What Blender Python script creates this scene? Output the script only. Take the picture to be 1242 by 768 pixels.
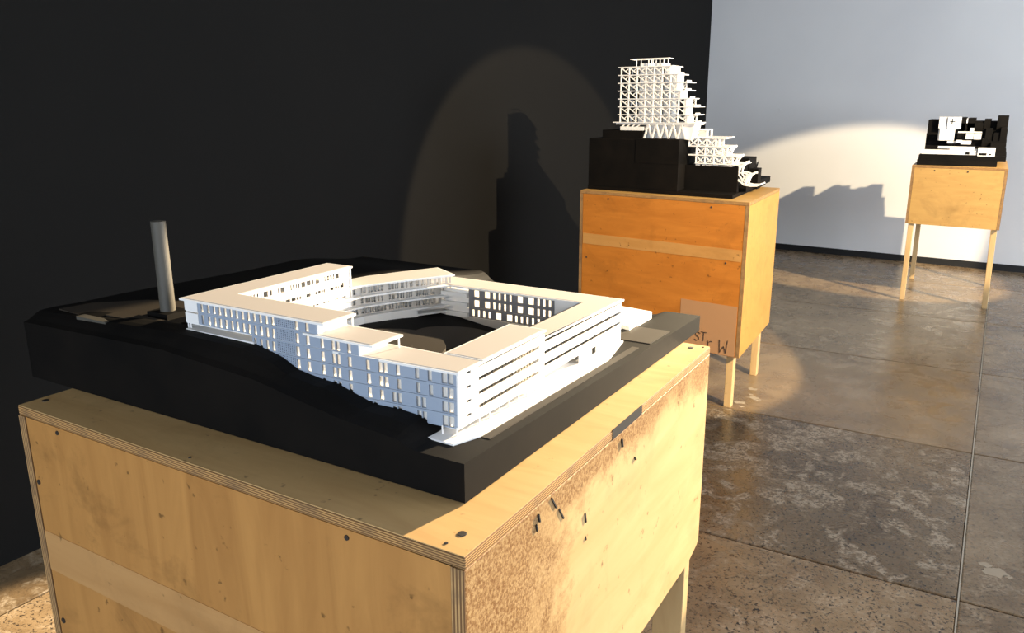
import bpy, bmesh, math, random
from mathutils import Vector, Matrix
random.seed(7)
S = bpy.context.scene
COL = S.collection
for o in list(bpy.data.objects): bpy.data.objects.remove(o)

# ---------------------------------------------------------------- camera
F_PX, PITCH, YAW, ROLL = 973.95, 0.259211, 0.539054, 0.003684
cd = bpy.data.cameras.new('camera'); cam = bpy.data.objects.new('camera', cd); COL.objects.link(cam)
cd.sensor_fit = 'HORIZONTAL'; cd.sensor_width = 36.0; cd.lens = 36.0 * F_PX / 1242.0
cd.clip_start = 0.02; cd.clip_end = 60
_f = Vector((-math.sin(YAW)*math.cos(PITCH), math.cos(YAW)*math.cos(PITCH), -math.sin(PITCH)))
_r = Vector((math.cos(YAW), math.sin(YAW), 0)); _d = _f.cross(_r)
_r2 = math.cos(ROLL)*_r + math.sin(ROLL)*_d; _d2 = -math.sin(ROLL)*_r + math.cos(ROLL)*_d
cam.matrix_world = Matrix(((_r2.x, -_d2.x, -_f.x, 0), (_r2.y, -_d2.y, -_f.y, 0), (_r2.z, -_d2.z, -_f.z, 1.5), (0, 0, 0, 1)))
S.camera = cam

# ---------------------------------------------------------------- world, lights, exposure
w = bpy.data.worlds.new('world'); S.world = w; w.use_nodes = True
w.node_tree.nodes['Background'].inputs[0].default_value = (0.62, 0.76, 1.0, 1)
w.node_tree.nodes['Background'].inputs[1].default_value = 0.6
S.view_settings.view_transform = 'Standard'; S.view_settings.look = 'None'
S.view_settings.exposure = 0.0; S.view_settings.gamma = 1.0; S.view_settings.use_curve_mapping = False

def spot(name, loc, target, power, half_deg, blend, color, radius=0.03):
    l = bpy.data.lights.new(name, 'SPOT'); l.energy = power; l.color = color
    l.spot_size = math.radians(half_deg*2); l.spot_blend = blend; l.shadow_soft_size = radius
    o = bpy.data.objects.new(name, l); COL.objects.link(o); o.location = loc
    o.rotation_euler = (Vector(target)-Vector(loc)).to_track_quat('-Z', 'Y').to_euler()
def area(name, loc, target, power, sx, sy, color):
    l = bpy.data.lights.new(name, 'AREA'); l.energy = power; l.color = color
    l.shape = 'RECTANGLE'; l.size = sx; l.size_y = sy
    o = bpy.data.objects.new(name, l); COL.objects.link(o); o.location = loc
    o.rotation_euler = (Vector(target)-Vector(loc)).to_track_quat('-Z', 'Y').to_euler()
WARM = (1.0, 0.80, 0.52)
spot('spotlight_courtyard_model', (0.22, 4.30, 2.02), (-0.68, 0.95, 0.85), 3500, 10.3, 0.12, WARM, 0.015)
spot('spotlight_tower_model', (1.97, 2.18, 2.63), (-1.50, 4.24, 0.90), 1900, 15.5, 0.10, WARM, 0.02)
spot('spotlight_site_model', (3.02, 4.47, 3.475), (-0.544, 7.551, 0.693), 2900, 11.2, 0.18, WARM, 0.03)
spot('spotlight_left_floor', (-1.55, -0.5, 3.4), (-2.10, 0.92, 0.0), 1500, 7.6, 0.35, WARM, 0.03)
area('daylight_rear_window', (0.4, -4.12, 1.75), (0.4, 0, 1.75), 290, 6.2, 2.3, (0.76, 0.87, 1.0))
area('daylight_side_window', (4.72, 4.2, 1.9), (0, 4.2, 1.9), 540, 5.0, 2.2, (0.84, 0.91, 1.0))

# ---------------------------------------------------------------- materials
def mat(name, color, rough=0.6, spec=0.4, build=None):
    m = bpy.data.materials.new(name); m.use_nodes = True
    nt = m.node_tree; b = nt.nodes['Principled BSDF']
    b.inputs['Base Color'].default_value = (*color, 1); b.inputs['Roughness'].default_value = rough
    b.inputs['Specular IOR Level'].default_value = spec
    if build: build(nt, b)
    return m
def N(nt, t, **kw):
    n = nt.nodes.new(t)
    for k, v in kw.items():
        if k in n.inputs: n.inputs[k].default_value = v
        else: setattr(n, k, v)
    return n
def ramp(nt, src, stops):
    r = nt.nodes.new('ShaderNodeValToRGB'); e = r.color_ramp.elements
    while len(e) < len(stops): e.new(0.5)
    for i, (p, c) in enumerate(stops):
        e[i].position = p; e[i].color = (*c, 1) if len(c) == 3 else c
    nt.links.new(src, r.inputs[0]); return r
def g(v): return (v, v, v)
def mixc(nt, fac, a, b, mode='MIX'):
    m = nt.nodes.new('ShaderNodeMix'); m.data_type = 'RGBA'; m.blend_type = mode
    for s, x in ((m.inputs[0], fac), (m.inputs[6], a), (m.inputs[7], b)):
        if hasattr(x, 'is_linked'): nt.links.new(x, s)
        elif isinstance(x, tuple): s.default_value = (*x, 1)
        else: s.default_value = x
    return m.outputs[2]
def coords(nt, kind='Object', scale=(1, 1, 1)):
    mp = nt.nodes.new('ShaderNodeMapping'); mp.inputs['Scale'].default_value = scale
    if kind == 'Position':
        t = nt.nodes.new('ShaderNodeNewGeometry'); nt.links.new(t.outputs['Position'], mp.inputs[0])
    else:
        t = nt.nodes.new('ShaderNodeTexCoord'); nt.links.new(t.outputs[kind], mp.inputs[0])
    return mp.outputs[0]
def noise(nt, vec, scale, detail=4, rough=0.55, dist=0.0):
    n = nt.nodes.new('ShaderNodeTexNoise'); n.inputs['Scale'].default_value = scale
    n.inputs['Detail'].default_value = detail; n.inputs['Roughness'].default_value = rough
    n.inputs['Distortion'].default_value = dist
    nt.links.new(vec, n.inputs['Vector']); return n.outputs['Fac']
def bump(nt, b, h, strength, dist=0.002):
    n = nt.nodes.new('ShaderNodeBump'); n.inputs['Strength'].default_value = strength; n.inputs['Distance'].default_value = dist
    nt.links.new(h, n.inputs['Height']); nt.links.new(n.outputs[0], b.inputs['Normal'])

def b_floor(nt, b):
    p = coords(nt, 'Position')
    inf = nt.nodes.new('ShaderNodeObjectInfo')
    off = nt.nodes.new('ShaderNodeVectorMath'); off.operation = 'ADD'
    comb = nt.nodes.new('ShaderNodeCombineXYZ')
    mul = nt.nodes.new('ShaderNodeMath'); mul.operation = 'MULTIPLY'; mul.inputs[1].default_value = 37.0
    nt.links.new(inf.outputs['Random'], mul.inputs[0]); nt.links.new(mul.outputs[0], comb.inputs[2])
    nt.links.new(p, off.inputs[0]); nt.links.new(comb.outputs[0], off.inputs[1]); v = off.outputs[0]
    sepc = nt.nodes.new('ShaderNodeSeparateColor'); nt.links.new(inf.outputs['Color'], sepc.inputs[0])
    big = noise(nt, v, 2.2, 5, 0.6, 0.4); mid = noise(nt, v, 9, 6, 0.65, 0.6); fine = noise(nt, v, 75, 3, 0.6)
    c1 = ramp(nt, big, [(0.28, (0.110, 0.070, 0.038)), (0.50, (0.215, 0.145, 0.078)), (0.74, (0.330, 0.235, 0.138))]).outputs[0]
    worn = ramp(nt, mid, [(0.50, g(0)), (0.60, g(1))]).outputs[0]
    wm = nt.nodes.new('ShaderNodeMath'); wm.operation = 'MULTIPLY'
    wmask = ramp(nt, fine, [(0.40, g(0)), (0.62, g(1))]).outputs[0]
    nt.links.new(worn, wm.inputs[0]); nt.links.new(wmask, wm.inputs[1])
    wm2 = nt.nodes.new('ShaderNodeMath'); wm2.operation = 'MULTIPLY'; nt.links.new(wm.outputs[0], wm2.inputs[0]); nt.links.new(sepc.outputs['Green'], wm2.inputs[1])
    c2 = mixc(nt, wm2.outputs[0], c1, (0.52, 0.42, 0.30))
    spk = ramp(nt, noise(nt, v, 95, 4, 0.65, 0.4), [(0.38, g(1)), (0.45, g(0))]).outputs[0]
    sc = nt.nodes.new('ShaderNodeMath'); sc.operation = 'MULTIPLY'
    nt.links.new(spk, sc.inputs[0]); nt.links.new(sepc.outputs['Blue'], sc.inputs[1])
    c3 = mixc(nt, sc.outputs[0], c2, (0.028, 0.022, 0.018))
    c4 = mixc(nt, 1.0, c3, sepc.outputs['Red'], 'MULTIPLY')
    nt.links.new(c4, b.inputs['Base Color'])
    r = ramp(nt, mid, [(0.3, g(0.15)), (0.62, g(0.38))]).outputs[0]
    nt.links.new(r, b.inputs['Roughness'])
    bump(nt, b, fine, 0.25, 0.002)
M_floor = mat('worn_concrete', (0.14, 0.11, 0.085), 0.35, 0.5, b_floor)
M_spot = mat('pale_paint_spot', (0.36, 0.29, 0.205), 0.6)
M_grout = mat('floor_grout', (0.03, 0.026, 0.022), 0.9)
M_strip = mat('joint_metal', (0.40, 0.35, 0.27), 0.45, 0.5)
def b_dark(nt, b):
    p = coords(nt, 'Position'); n = noise(nt, p, 1.3, 3)
    nt.links.new(ramp(nt, n, [(0.3, (0.0040, 0.0036, 0.0030)), (0.7, (0.0050, 0.0045, 0.0037))]).outputs[0], b.inputs['Base Color'])
    bump(nt, b, noise(nt, p, 140, 2), 0.08, 0.001)
M_dark = mat('charcoal_paint', (0.005, 0.005, 0.004), 0.85, 0.18, b_dark)
def b_white(nt, b):
    p = coords(nt, 'Position'); n = noise(nt, p, 0.9, 3)
    nt.links.new(ramp(nt, n, [(0.3, (0.70, 0.70, 0.70)), (0.7, (0.77, 0.77, 0.76))]).outputs[0], b.inputs['Base Color'])
    bump(nt, b, noise(nt, p, 60, 2), 0.1, 0.001)
M_white = mat('white_wall_paint', (0.74, 0.74, 0.74), 0.9, 0.2, b_white)
M_base = mat('black_baseboard', (0.012, 0.012, 0.012), 0.6)
M_ceil = mat('ceiling_paint', (0.30, 0.30, 0.30), 0.95)
M_frame = mat('window_frame_paint', (0.05, 0.05, 0.05), 0.5)
def wood(name, light, dark, worn=None, axis=0, grime=0.35):
    def bb(nt, b):
        sc = [6, 6, 6]; sc[axis] = 0.9
        p = coords(nt, 'Object', tuple(sc)); p1 = coords(nt, 'Object')
        grain = noise(nt, p, 3.2, 5, 0.6, 1.0)
        c = ramp(nt, grain, [(0.25, dark), (0.72, light)]).outputs[0]
        gm = ramp(nt, noise(nt, p1, 5.5, 6, 0.68, 0.5), [(0.52, g(0)), (0.74, g(grime))]).outputs[0]
        c = mixc(nt, gm, c, tuple(x*0.35 for x in dark))
        sp = ramp(nt, noise(nt, p1, 38, 3, 0.6), [(0.27, g(0.7)), (0.33, g(0))]).outputs[0]
        c = mixc(nt, sp, c, tuple(x*0.25 for x in dark))
        if worn: c = worn(nt, b, c, p1)
        nt.links.new(c, b.inputs['Base Color'])
        bump(nt, b, noise(nt, p, 14, 4), 0.12, 0.001)
    return mat(name, light, 0.45, 0.4, bb)
def worn_panel(nt, b, c, p1):
    # scuffed brown area whose edge runs obliquely over the panel, with gritty texture
    sep = nt.nodes.new('ShaderNodeSeparateXYZ'); nt.links.new(p1, sep.inputs[0])
    def madd(src, a, c):
        m = nt.nodes.new('ShaderNodeMath'); m.operation = 'MULTIPLY_ADD'; m.inputs[1].default_value = a; m.inputs[2].default_value = c
        nt.links.new(src, m.inputs[0]); return m.outputs[0]
    def op(o_, a, c):
        m = nt.nodes.new('ShaderNodeMath'); m.operation = o_
        nt.links.new(a, m.inputs[0]); nt.links.new(c, m.inputs[1]); return m.outputs[0]
    t = op('MAXIMUM', madd(sep.outputs['Z'], 20.0, -19.0), madd(sep.outputs['Y'], -9.0, -1.5))
    t = op('ADD', t, madd(noise(nt, p1, 9, 6, 0.7, 0.3), 3.6, -1.8))
    edge = ramp(nt, t, [(0.15, g(0)), (0.95, g(1))]).outputs[0]
    grit = ramp(nt, noise(nt, p1, 210, 5, 0.8), [(0.40, g(0.30)), (0.58, g(1.0))]).outputs[0]
    mm = nt.nodes.new('ShaderNodeMath'); mm.operation = 'MULTIPLY'; nt.links.new(edge, mm.inputs[0]); nt.links.new(grit, mm.inputs[1])
    return mixc(nt, mm.outputs[0], c, (0.19, 0.085, 0.024))
M_w1 = wood('pale_birch_plywood', (0.60, 0.39, 0.17), (0.48, 0.29, 0.115))
M_w1r = wood('scuffed_birch_plywood', (0.60, 0.405, 0.19), (0.50, 0.32, 0.135), worn_panel, 1, 0.3)
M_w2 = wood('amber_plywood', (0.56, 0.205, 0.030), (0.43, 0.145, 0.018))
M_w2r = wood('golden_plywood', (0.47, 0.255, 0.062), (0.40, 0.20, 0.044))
M_w1f = wood('shade_tinted_birch_plywood', (0.50, 0.245, 0.070), (0.37, 0.170, 0.046), None, 2, 0.6)  # front of the same birch plinth, its shade put into the colour
M_w3 = wood('honey_plywood', (0.56, 0.34, 0.11), (0.46, 0.26, 0.08))
M_leg = wood('pine_leg_wood', (0.58, 0.40, 0.19), (0.47, 0.30, 0.13), None, 2, 0.15)
M_band = wood('pale_tape_mark', (0.50, 0.275, 0.105), (0.43, 0.22, 0.075), None, 0, 0.25)
M_band2 = wood('pale_tape_mark_amber', (0.55, 0.29, 0.09), (0.48, 0.23, 0.06), None, 0, 0.25)
M_patch = mat('faded_label_patch', (0.43, 0.235, 0.115), 0.7)
def b_ply(nt, b):
    p = coords(nt, 'Generated'); p2 = coords(nt, 'Object')
    sep = nt.nodes.new('ShaderNodeSeparateXYZ'); nt.links.new(p, sep.inputs[0])
    m = nt.nodes.new('ShaderNodeMath'); m.operation = 'MULTIPLY'; m.inputs[1].default_value = 31.4
    nt.links.new(sep.outputs['Z'], m.inputs[0])
    s = nt.nodes.new('ShaderNodeMath'); s.operation = 'SINE'; nt.links.new(m.outputs[0], s.inputs[0])
    c = ramp(nt, s.outputs[0], [(0.0, (0.17, 0.082, 0.028)), (0.35, (0.54, 0.31, 0.115))]).outputs[0]
    nt.links.new(mixc(nt, ramp(nt, noise(nt, p2, 30, 4), [(0.45, g(0)), (0.7, g(0.6))]).outputs[0], c, (0.14, 0.085, 0.045)), b.inputs['Base Color'])
M_ply = mat('plywood_edge', (0.4, 0.26, 0.13), 0.75, 0.3, b_ply)
def b_blk(nt, b):
    p = coords(nt, 'Object')
    nt.links.new(ramp(nt, noise(nt, p, 7, 5, 0.65), [(0.3, (0.0026, 0.0023, 0.0020)), (0.75, (0.0075, 0.0058, 0.0044))]).outputs[0], b.inputs['Base Color'])
    bump(nt, b, noise(nt, p, 60, 3), 0.15, 0.0008)
M_black = mat('black_stained_board', (0.010, 0.009, 0.008), 0.7, 0.10, b_blk)
M_terr = mat('dark_brown_terrain_board', (0.030, 0.023, 0.016), 0.65, 0.25)
M_mw = mat('white_card', (0.82, 0.80, 0.77), 0.6, 0.3)
M_roof = mat('pale_roof_card', (0.50, 0.455, 0.42), 0.6, 0.3)
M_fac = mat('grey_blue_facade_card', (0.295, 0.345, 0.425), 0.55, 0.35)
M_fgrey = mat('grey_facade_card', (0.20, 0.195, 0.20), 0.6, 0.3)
M_glaz = mat('grey_glazing_card', (0.48, 0.44, 0.39), 0.5, 0.4)
def b_vell(nt, b):
    t = nt.nodes.new('ShaderNodeBsdfTranslucent'); t.inputs[0].default_value = (0.96, 0.94, 0.90, 1)
    mx = nt.nodes.new('ShaderNodeMixShader'); mx.inputs[0].default_value = 0.55
    nt.links.new(b.outputs[0], mx.inputs[1]); nt.links.new(t.outputs[0], mx.inputs[2])
    nt.links.new(mx.outputs[0], nt.nodes['Material Output'].inputs[0])
M_vell = mat('translucent_vellum', (0.92, 0.90, 0.87), 0.8, 0.2, b_vell)
M_chim = mat('dark_grey_dowel', (0.075, 0.068, 0.055), 0.55, 0.35)
M_screw = mat('dark_screw_steel', (0.030, 0.024, 0.020), 0.5, 0.5)
M_tape = mat('black_tape', (0.015, 0.013, 0.012), 0.6)
M_ink = mat('black_marker_ink', (0.010, 0.009, 0.009), 0.7)

# ---------------------------------------------------------------- mesh helpers
class MB:
    def __init__(s): s.v = []; s.f = []
    def add(s, vs, fs):
        n = len(s.v); s.v += [tuple(p) for p in vs]; s.f += [tuple(i+n for i in f) for f in fs]; return s
    def box(s, x0, x1, y0, y1, z0, z1, T=None):
        vs = [(x0, y0, z0), (x1, y0, z0), (x1, y1, z0), (x0, y1, z0), (x0, y0, z1), (x1, y0, z1), (x1, y1, z1), (x0, y1, z1)]
        if T: vs = [T(*p) for p in vs]
        return s.add(vs, [(0, 3, 2, 1), (4, 5, 6, 7), (0, 1, 5, 4), (1, 2, 6, 5), (2, 3, 7, 6), (3, 0, 4, 7)])
    def prism(s, poly, z0, z1):          # plan polygon extruded in z; z0/z1 number or per-vertex list
        n = len(poly)
        a = z0 if isinstance(z0, (list, tuple)) else [z0]*n; b = z1 if isinstance(z1, (list, tuple)) else [z1]*n
        vs = [(p[0], p[1], a[i]) for i, p in enumerate(poly)] + [(p[0], p[1], b[i]) for i, p in enumerate(poly)]
        return s.add(vs, [tuple(range(n-1, -1, -1)), tuple(range(n, 2*n))] + [(i, (i+1) % n, n+(i+1) % n, n+i) for i in range(n)])
    def bar(s, p, q, wx, wy=None):      # square bar between two points
        p, q = Vector(p), Vector(q); d = (q-p).normalized(); wy = wy or wx
        u = d.cross(Vector((0, 0, 1)))
        u = Vector((1, 0, 0)) if u.length < 1e-4 else u.normalized(); v = d.cross(u)
        vs = []
        for c in (p, q):
            for a, b in ((-1, -1), (1, -1), (1, 1), (-1, 1)): vs.append(c+u*(a*wx/2)+v*(b*wy/2))
        return s.add(vs, [(3, 2, 1, 0), (4, 5, 6, 7), (0, 1, 5, 4), (1, 2, 6, 5), (2, 3, 7, 6), (3, 0, 4, 7)])
    def cyl(s, p, q, r0, r1=None, n=24):
        p, q = Vector(p), Vector(q); d = (q-p).normalized(); r1 = r0 if r1 is None else r1
        u = d.orthogonal().normalized(); v = d.cross(u); vs = []
        for c, r in ((p, r0), (q, r1)):
            for i in range(n):
                t = 2*math.pi*i/n; vs.append(c+u*(r*math.cos(t))+v*(r*math.sin(t)))
        return s.add(vs, [tuple(range(n-1, -1, -1)), tuple(range(n, 2*n))] + [(i, (i+1) % n, n+(i+1) % n, n+i) for i in range(n)])
    def wall(s, P, L, z0, z1, t, holes):  # P(u, w, z): u along the wall, w into its thickness; holes = (u0,u1,z0,z1)
        us = sorted({0.0, L, *[min(max(q, 0), L) for h in holes for q in h[:2]]}); zs = sorted({z0, z1, *[q for h in holes for q in h[2:]]})
        us = [u for i, u in enumerate(us) if i == 0 or u-us[i-1] > 1e-6]; zs = [u for i, u in enumerate(zs) if i == 0 or u-zs[i-1] > 1e-6]
        nu, nz = len(us)-1, len(zs)-1
        sol = [[not any(h[0] < (us[i]+us[i+1])/2 < h[1] and h[2] < (zs[j]+zs[j+1])/2 < h[3] for h in holes) for j in range(nz)] for i in range(nu)]
        idx = {}; vs = []; fs = []
        def V(i, j, k):
            if (i, j, k) not in idx: idx[(i, j, k)] = len(vs); vs.append(P(us[i], t*k, zs[j]))
            return idx[(i, j, k)]
        for i in range(nu):
            for j in range(nz):
                if not sol[i][j]: continue
                fs.append((V(i, j, 0), V(i+1, j, 0), V(i+1, j+1, 0), V(i, j+1, 0)))
                fs.append((V(i, j, 1), V(i, j+1, 1), V(i+1, j+1, 1), V(i+1, j, 1)))
                if i == 0 or not sol[i-1][j]: fs.append((V(i, j, 0), V(i, j+1, 0), V(i, j+1, 1), V(i, j, 1)))
                if i == nu-1 or not sol[i+1][j]: fs.append((V(i+1, j, 0), V(i+1, j, 1), V(i+1, j+1, 1), V(i+1, j+1, 0)))
                if j == 0 or not sol[i][j-1]: fs.append((V(i, j, 0), V(i, j, 1), V(i+1, j, 1), V(i+1, j, 0)))
                if j == nz-1 or not sol[i][j+1]: fs.append((V(i, j+1, 0), V(i+1, j+1, 0), V(i+1, j+1, 1), V(i, j+1, 1)))
        return s.add(vs, fs)
    def build(s, name, m, parent=None, org=(0, 0, 0), bevel=0, smooth=False, label=None):
        me = bpy.data.meshes.new(name)
        me.from_pydata([(p[0]-org[0], p[1]-org[1], p[2]-org[2]) for p in s.v], [], s.f)
        bm = bmesh.new(); bm.from_mesh(me); bmesh.ops.recalc_face_normals(bm, faces=bm.faces); bm.to_mesh(me); bm.free()
        me.materials.append(m)
        o = bpy.data.objects.new(name, me); COL.objects.link(o)
        if parent is not None: o.parent = parent
        else: o.location = org
        if smooth:
            for p in me.polygons: p.use_smooth = True
        if bevel:
            md = o.modifiers.new('bevel', 'BEVEL'); md.width = bevel; md.segments = 2; md.limit_method = 'ANGLE'
        if label: o['label'] = label
        return o
def thing(name, loc, label, cat, group=None):
    o = bpy.data.objects.new(name, None); COL.objects.link(o); o.location = loc; o.empty_display_size = 0.1
    o['label'] = label; o['category'] = cat
    if group: o['group'] = group
    return o
def struct(o): o['kind'] = 'structure'; return o
def copies(src, locs):
    for l in locs:
        c = src.copy(); COL.objects.link(c); c.location = l

# ---------------------------------------------------------------- the room
DW0, DW1 = (-2.665, -4.0), (-2.775, 8.735)          # inner face of the charcoal wall
def wy(x): return 8.735 - 0.0735*(x+2.775)           # inner face of the white wall
RX, RY, CZ = 4.6, -4.0, 3.7
fl = struct(MB().box(-3.0, RX, RY, 8.95, -0.12, -0.018).build('floor', M_grout))
XJ = [0.066+2.5*i for i in range(-2, 3)]; YJ = [2.592+1.255*i for i in range(-6, 6)]
slab_me = None
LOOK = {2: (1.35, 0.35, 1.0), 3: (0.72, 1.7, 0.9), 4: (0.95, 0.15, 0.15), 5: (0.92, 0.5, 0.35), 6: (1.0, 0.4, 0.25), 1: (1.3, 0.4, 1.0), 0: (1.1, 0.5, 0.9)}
for i in range(len(XJ)-1):
    for j in range(len(YJ)-1):
        x0, x1 = max(XJ[i], -2.99), min(XJ[i+1], RX-0.005); y0, y1 = max(YJ[j], RY+0.005), min(YJ[j+1], 8.9)
        if x1-x0 < 0.05 or y1-y0 < 0.05: continue
        gp = 0.0032
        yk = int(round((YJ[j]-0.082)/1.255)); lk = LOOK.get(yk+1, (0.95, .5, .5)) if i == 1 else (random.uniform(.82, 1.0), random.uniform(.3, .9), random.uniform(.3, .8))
        full = abs(x1-x0-2.5) < 1e-3 and abs(y1-y0-1.255) < 1e-3
        if full and slab_me:
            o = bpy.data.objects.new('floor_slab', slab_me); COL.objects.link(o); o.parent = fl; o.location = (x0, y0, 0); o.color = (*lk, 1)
        else:
            dx, dy = x1-x0, y1-y0
            b_ = MB().add([(gp, gp, -.03), (dx-gp, gp, -.03), (dx-gp, dy-gp, -.03), (gp, dy-gp, -.03), (gp, gp, -.003), (dx-gp, gp, -.003), (dx-gp, dy-gp, -.003), (gp, dy-gp, -.003),
                           (gp+.004, gp+.004, 0), (dx-gp-.004, gp+.004, 0), (dx-gp-.004, dy-gp-.004, 0), (gp+.004, dy-gp-.004, 0)],
                          [(3, 2, 1, 0), (8, 9, 10, 11)] + [(a, (a+1) % 4, 4+(a+1) % 4, 4+a) for a in range(4)] + [(4+a, 4+(a+1) % 4, 8+(a+1) % 4, 8+a) for a in range(4)])
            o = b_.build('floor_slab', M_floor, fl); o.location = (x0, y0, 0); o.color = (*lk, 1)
            if full: slab_me = o.data
MB().box(0.0635, 0.0685, RY+.01, 8.5, -.02, 0.0008).build('joint_strip', M_strip, fl, label='pale metal joint strip')
struct(MB().prism([DW0, DW1, (DW1[0]-.15, DW1[1]), (DW0[0]-.15, DW0[1])], 0, CZ).build('wall_left', M_dark))
xr = RX
struct(MB().prism([(-2.925, wy(-2.775)), (xr, wy(xr)), (xr, wy(xr)+.15), (-2.925, wy(-2.775)+.15)], 0, CZ).build('wall_back', M_white))
struct(MB().prism([(-2.772, wy(-2.772)-.014), (xr, wy(xr)-.014), (xr, wy(xr)-.0005), (-2.772, wy(-2.772)-.0005)], 0, 0.062).build('baseboard_back', M_base))
MB().cyl((-1.985, wy(-1.985)+.004, 1.430), (-1.985, wy(-1.985)-.02, 1.436), .006, .006, 10).build('nail', M_white, bpy.data.objects['wall_back'])
for px_, py_, r_ in ((-.985, 4.19, .030), (-.945, 4.06, .040), (-.915, 4.03, .018), (-.995, 3.955, .028), (-.97, 3.90, .016), (-.975, 4.10, .015), (.168, 2.825, .040), (.135, 2.86, .022), (.20, 2.815, .015)):
    MB().prism([(px_+r_*random.uniform(.5, 1.3)*math.cos(a), py_+.8*r_*random.uniform(.4, 1.2)*math.sin(a)) for a in [2*math.pi*i/14 for i in range(14)]], -.001, .0005).build('paint_spot', M_spot, fl)
struct(MB().box(-2.95, RX+.15, RY-.15, 8.95, CZ, CZ+.1).build('ceiling', M_ceil))
struct(MB().wall(lambda u, t, z: (RX+t, RY+u, z), 8.9-RY, 0, CZ, .15, [(1.7+4.0, 6.7+4.0, .8, 3.0)]).build('wall_right', M_white))
struct(MB().wall(lambda u, t, z: (-2.82+u, RY-t, z), RX+2.82, 0, CZ, .15, [(0.12, 6.32, .6, 2.9)]).build('wall_rear', M_white))
def wframe(name, P, u0, u1, z0, z1, n):
    b_ = MB()
    for a0, a1, c0, c1 in [(u0, u1, z0, z0+.05), (u0, u1, z1-.05, z1)] + [(u0+(u1-u0-.05)*i/n, u0+(u1-u0-.05)*i/n+.05, z0+.05, z1-.05) for i in range(n+1)]:
        b_.wall(lambda u, t, z, a0=a0: P(a0+u, t, z), a1-a0, c0, c1, .05, [])
    struct(b_.build(name, M_frame))
wframe('window_1', lambda u, t, z: (-2.82+u, RY-.02-t, z), 0.12, 6.32, .6, 2.9, 5)
wframe('window_2', lambda u, t, z: (RX+.02+t, u, z), 1.7, 6.7, .8, 3.0, 4)

# ---------------------------------------------------------------- plinths
def plinth(org, corners, ztop, zbot, tl, face_mats, lid_mat, leg_sz, legs, label, cut=None):
    """corners: front-left, front-right, back-right, back-left in plan (world)."""
    t = thing('plywood_plinth', org, label, 'plinth', 'plywood display plinths')
    FL, FR, BR, BL = [Vector((p[0], p[1])) for p in corners]
    th = 0.018
    def inset(d):
        c = (FL+FR+BR+BL)/4; out = []
        P4 = [FL, FR, BR, BL]
        for i in range(4):
            a, p, q = P4[i-1], P4[i], P4[(i+1) % 4]
            n1 = (p-a).normalized(); n2 = (q-p).normalized()
            n1 = Vector((-n1.y, n1.x)); n2 = Vector((-n2.y, n2.x))
            # intersection of the two inwards shifted edges
            A = Matrix(((n1.x, n1.y), (n2.x, n2.y))); r = Vector((n1.dot(p)+d, n2.dot(p)+d)); out.append(A.inverted() @ r)
        return out
    I = inset(th); E = inset(0.001)
    # lid: core with plywood edge, and a top veneer
    lid = MB().prism([FL, FR, BR, BL], ztop-tl, ztop-.0012).build('lid', M_ply, t, org, 0.0015)
    MB().prism(E, ztop-.0012, ztop).build('lid_top', lid_mat, lid, org)
    zt = ztop-tl-.0006
    def face(name, a, b, a2, b2, m, poly=None):
        # panel between outer points a,b and inner points a2,b2
        MB().prism([a, b, b2, a2], zbot, zt).build(name, m, t, org, 0.001)
    d1 = (FR-FL).normalized(); 
    # front and back panels sit between the side panels
    FLi = FL + d1*th; FRi = FR - d1*th; BLi = BL + d1*th; BRi = BR - d1*th
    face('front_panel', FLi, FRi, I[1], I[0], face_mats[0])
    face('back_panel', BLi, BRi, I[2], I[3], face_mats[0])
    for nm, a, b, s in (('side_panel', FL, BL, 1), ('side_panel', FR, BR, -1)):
        n = d1*(th*s)
        prof = [(0.0, zbot), (1.0, zbot), (1.0, zt), (0.0, zt)]
        if cut and s == -1: prof = [(0.0, zbot), (1-cut[0], zbot), (1.0-cut[0]*.15, zbot+cut[1]*.6), (1.0, zbot+cut[1]), (1.0, zt), (0.0, zt)]
        vs = []; k = len(prof)
        for off in (0, 1):
            for u, z in prof:
                p = a+(b-a)*u + n*off; vs.append((p.x, p.y, z))
        MB().add(vs, [tuple(range(k)), tuple(range(2*k-1, k-1, -1))] + [(i, (i+1) % k, k+(i+1) % k, k+i) for i in range(k)]).build(nm, face_mats[1 if s == -1 else 0], t, org, 0.001)
        # visible plywood end of the side panel on the front
        e = 0.0012; p0 = a; p1 = a+n
        d2 = (b-a).normalized()*(-e)
        eb = MB().prism([p0, p1, p1+d2, p0+d2] if s == 1 else [p1, p0, p0+d2, p1+d2], zbot+.001, zt).build('panel_edge', M_plyv, t, org)
    for (lx, ly, dx, dy) in legs:
        MB().box(lx-leg_sz[0]/2, lx+leg_sz[0]/2, ly-leg_sz[1]/2, ly+leg_sz[1]/2, zt-.03, zt).add([], [])
        x0, x1, y0, y1 = lx-leg_sz[0]/2, lx+leg_sz[0]/2, ly-leg_sz[1]/2, ly+leg_sz[1]/2
        m_ = MB().add([(x0+dx, y0+dy, 0), (x1+dx, y0+dy, 0), (x1+dx, y1+dy, 0), (x0+dx, y1+dy, 0), (x0, y0, zt-.002), (x1, y0, zt-.002), (x1, y1, zt-.002), (x0, y1, zt-.002)],
                      [(3, 2, 1, 0), (4, 5, 6, 7), (0, 1, 5, 4), (1, 2, 6, 5), (2, 3, 7, 6), (3, 0, 4, 7)])
        m_.build('leg', M_leg, t, org, 0.002)
    return t
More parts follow.
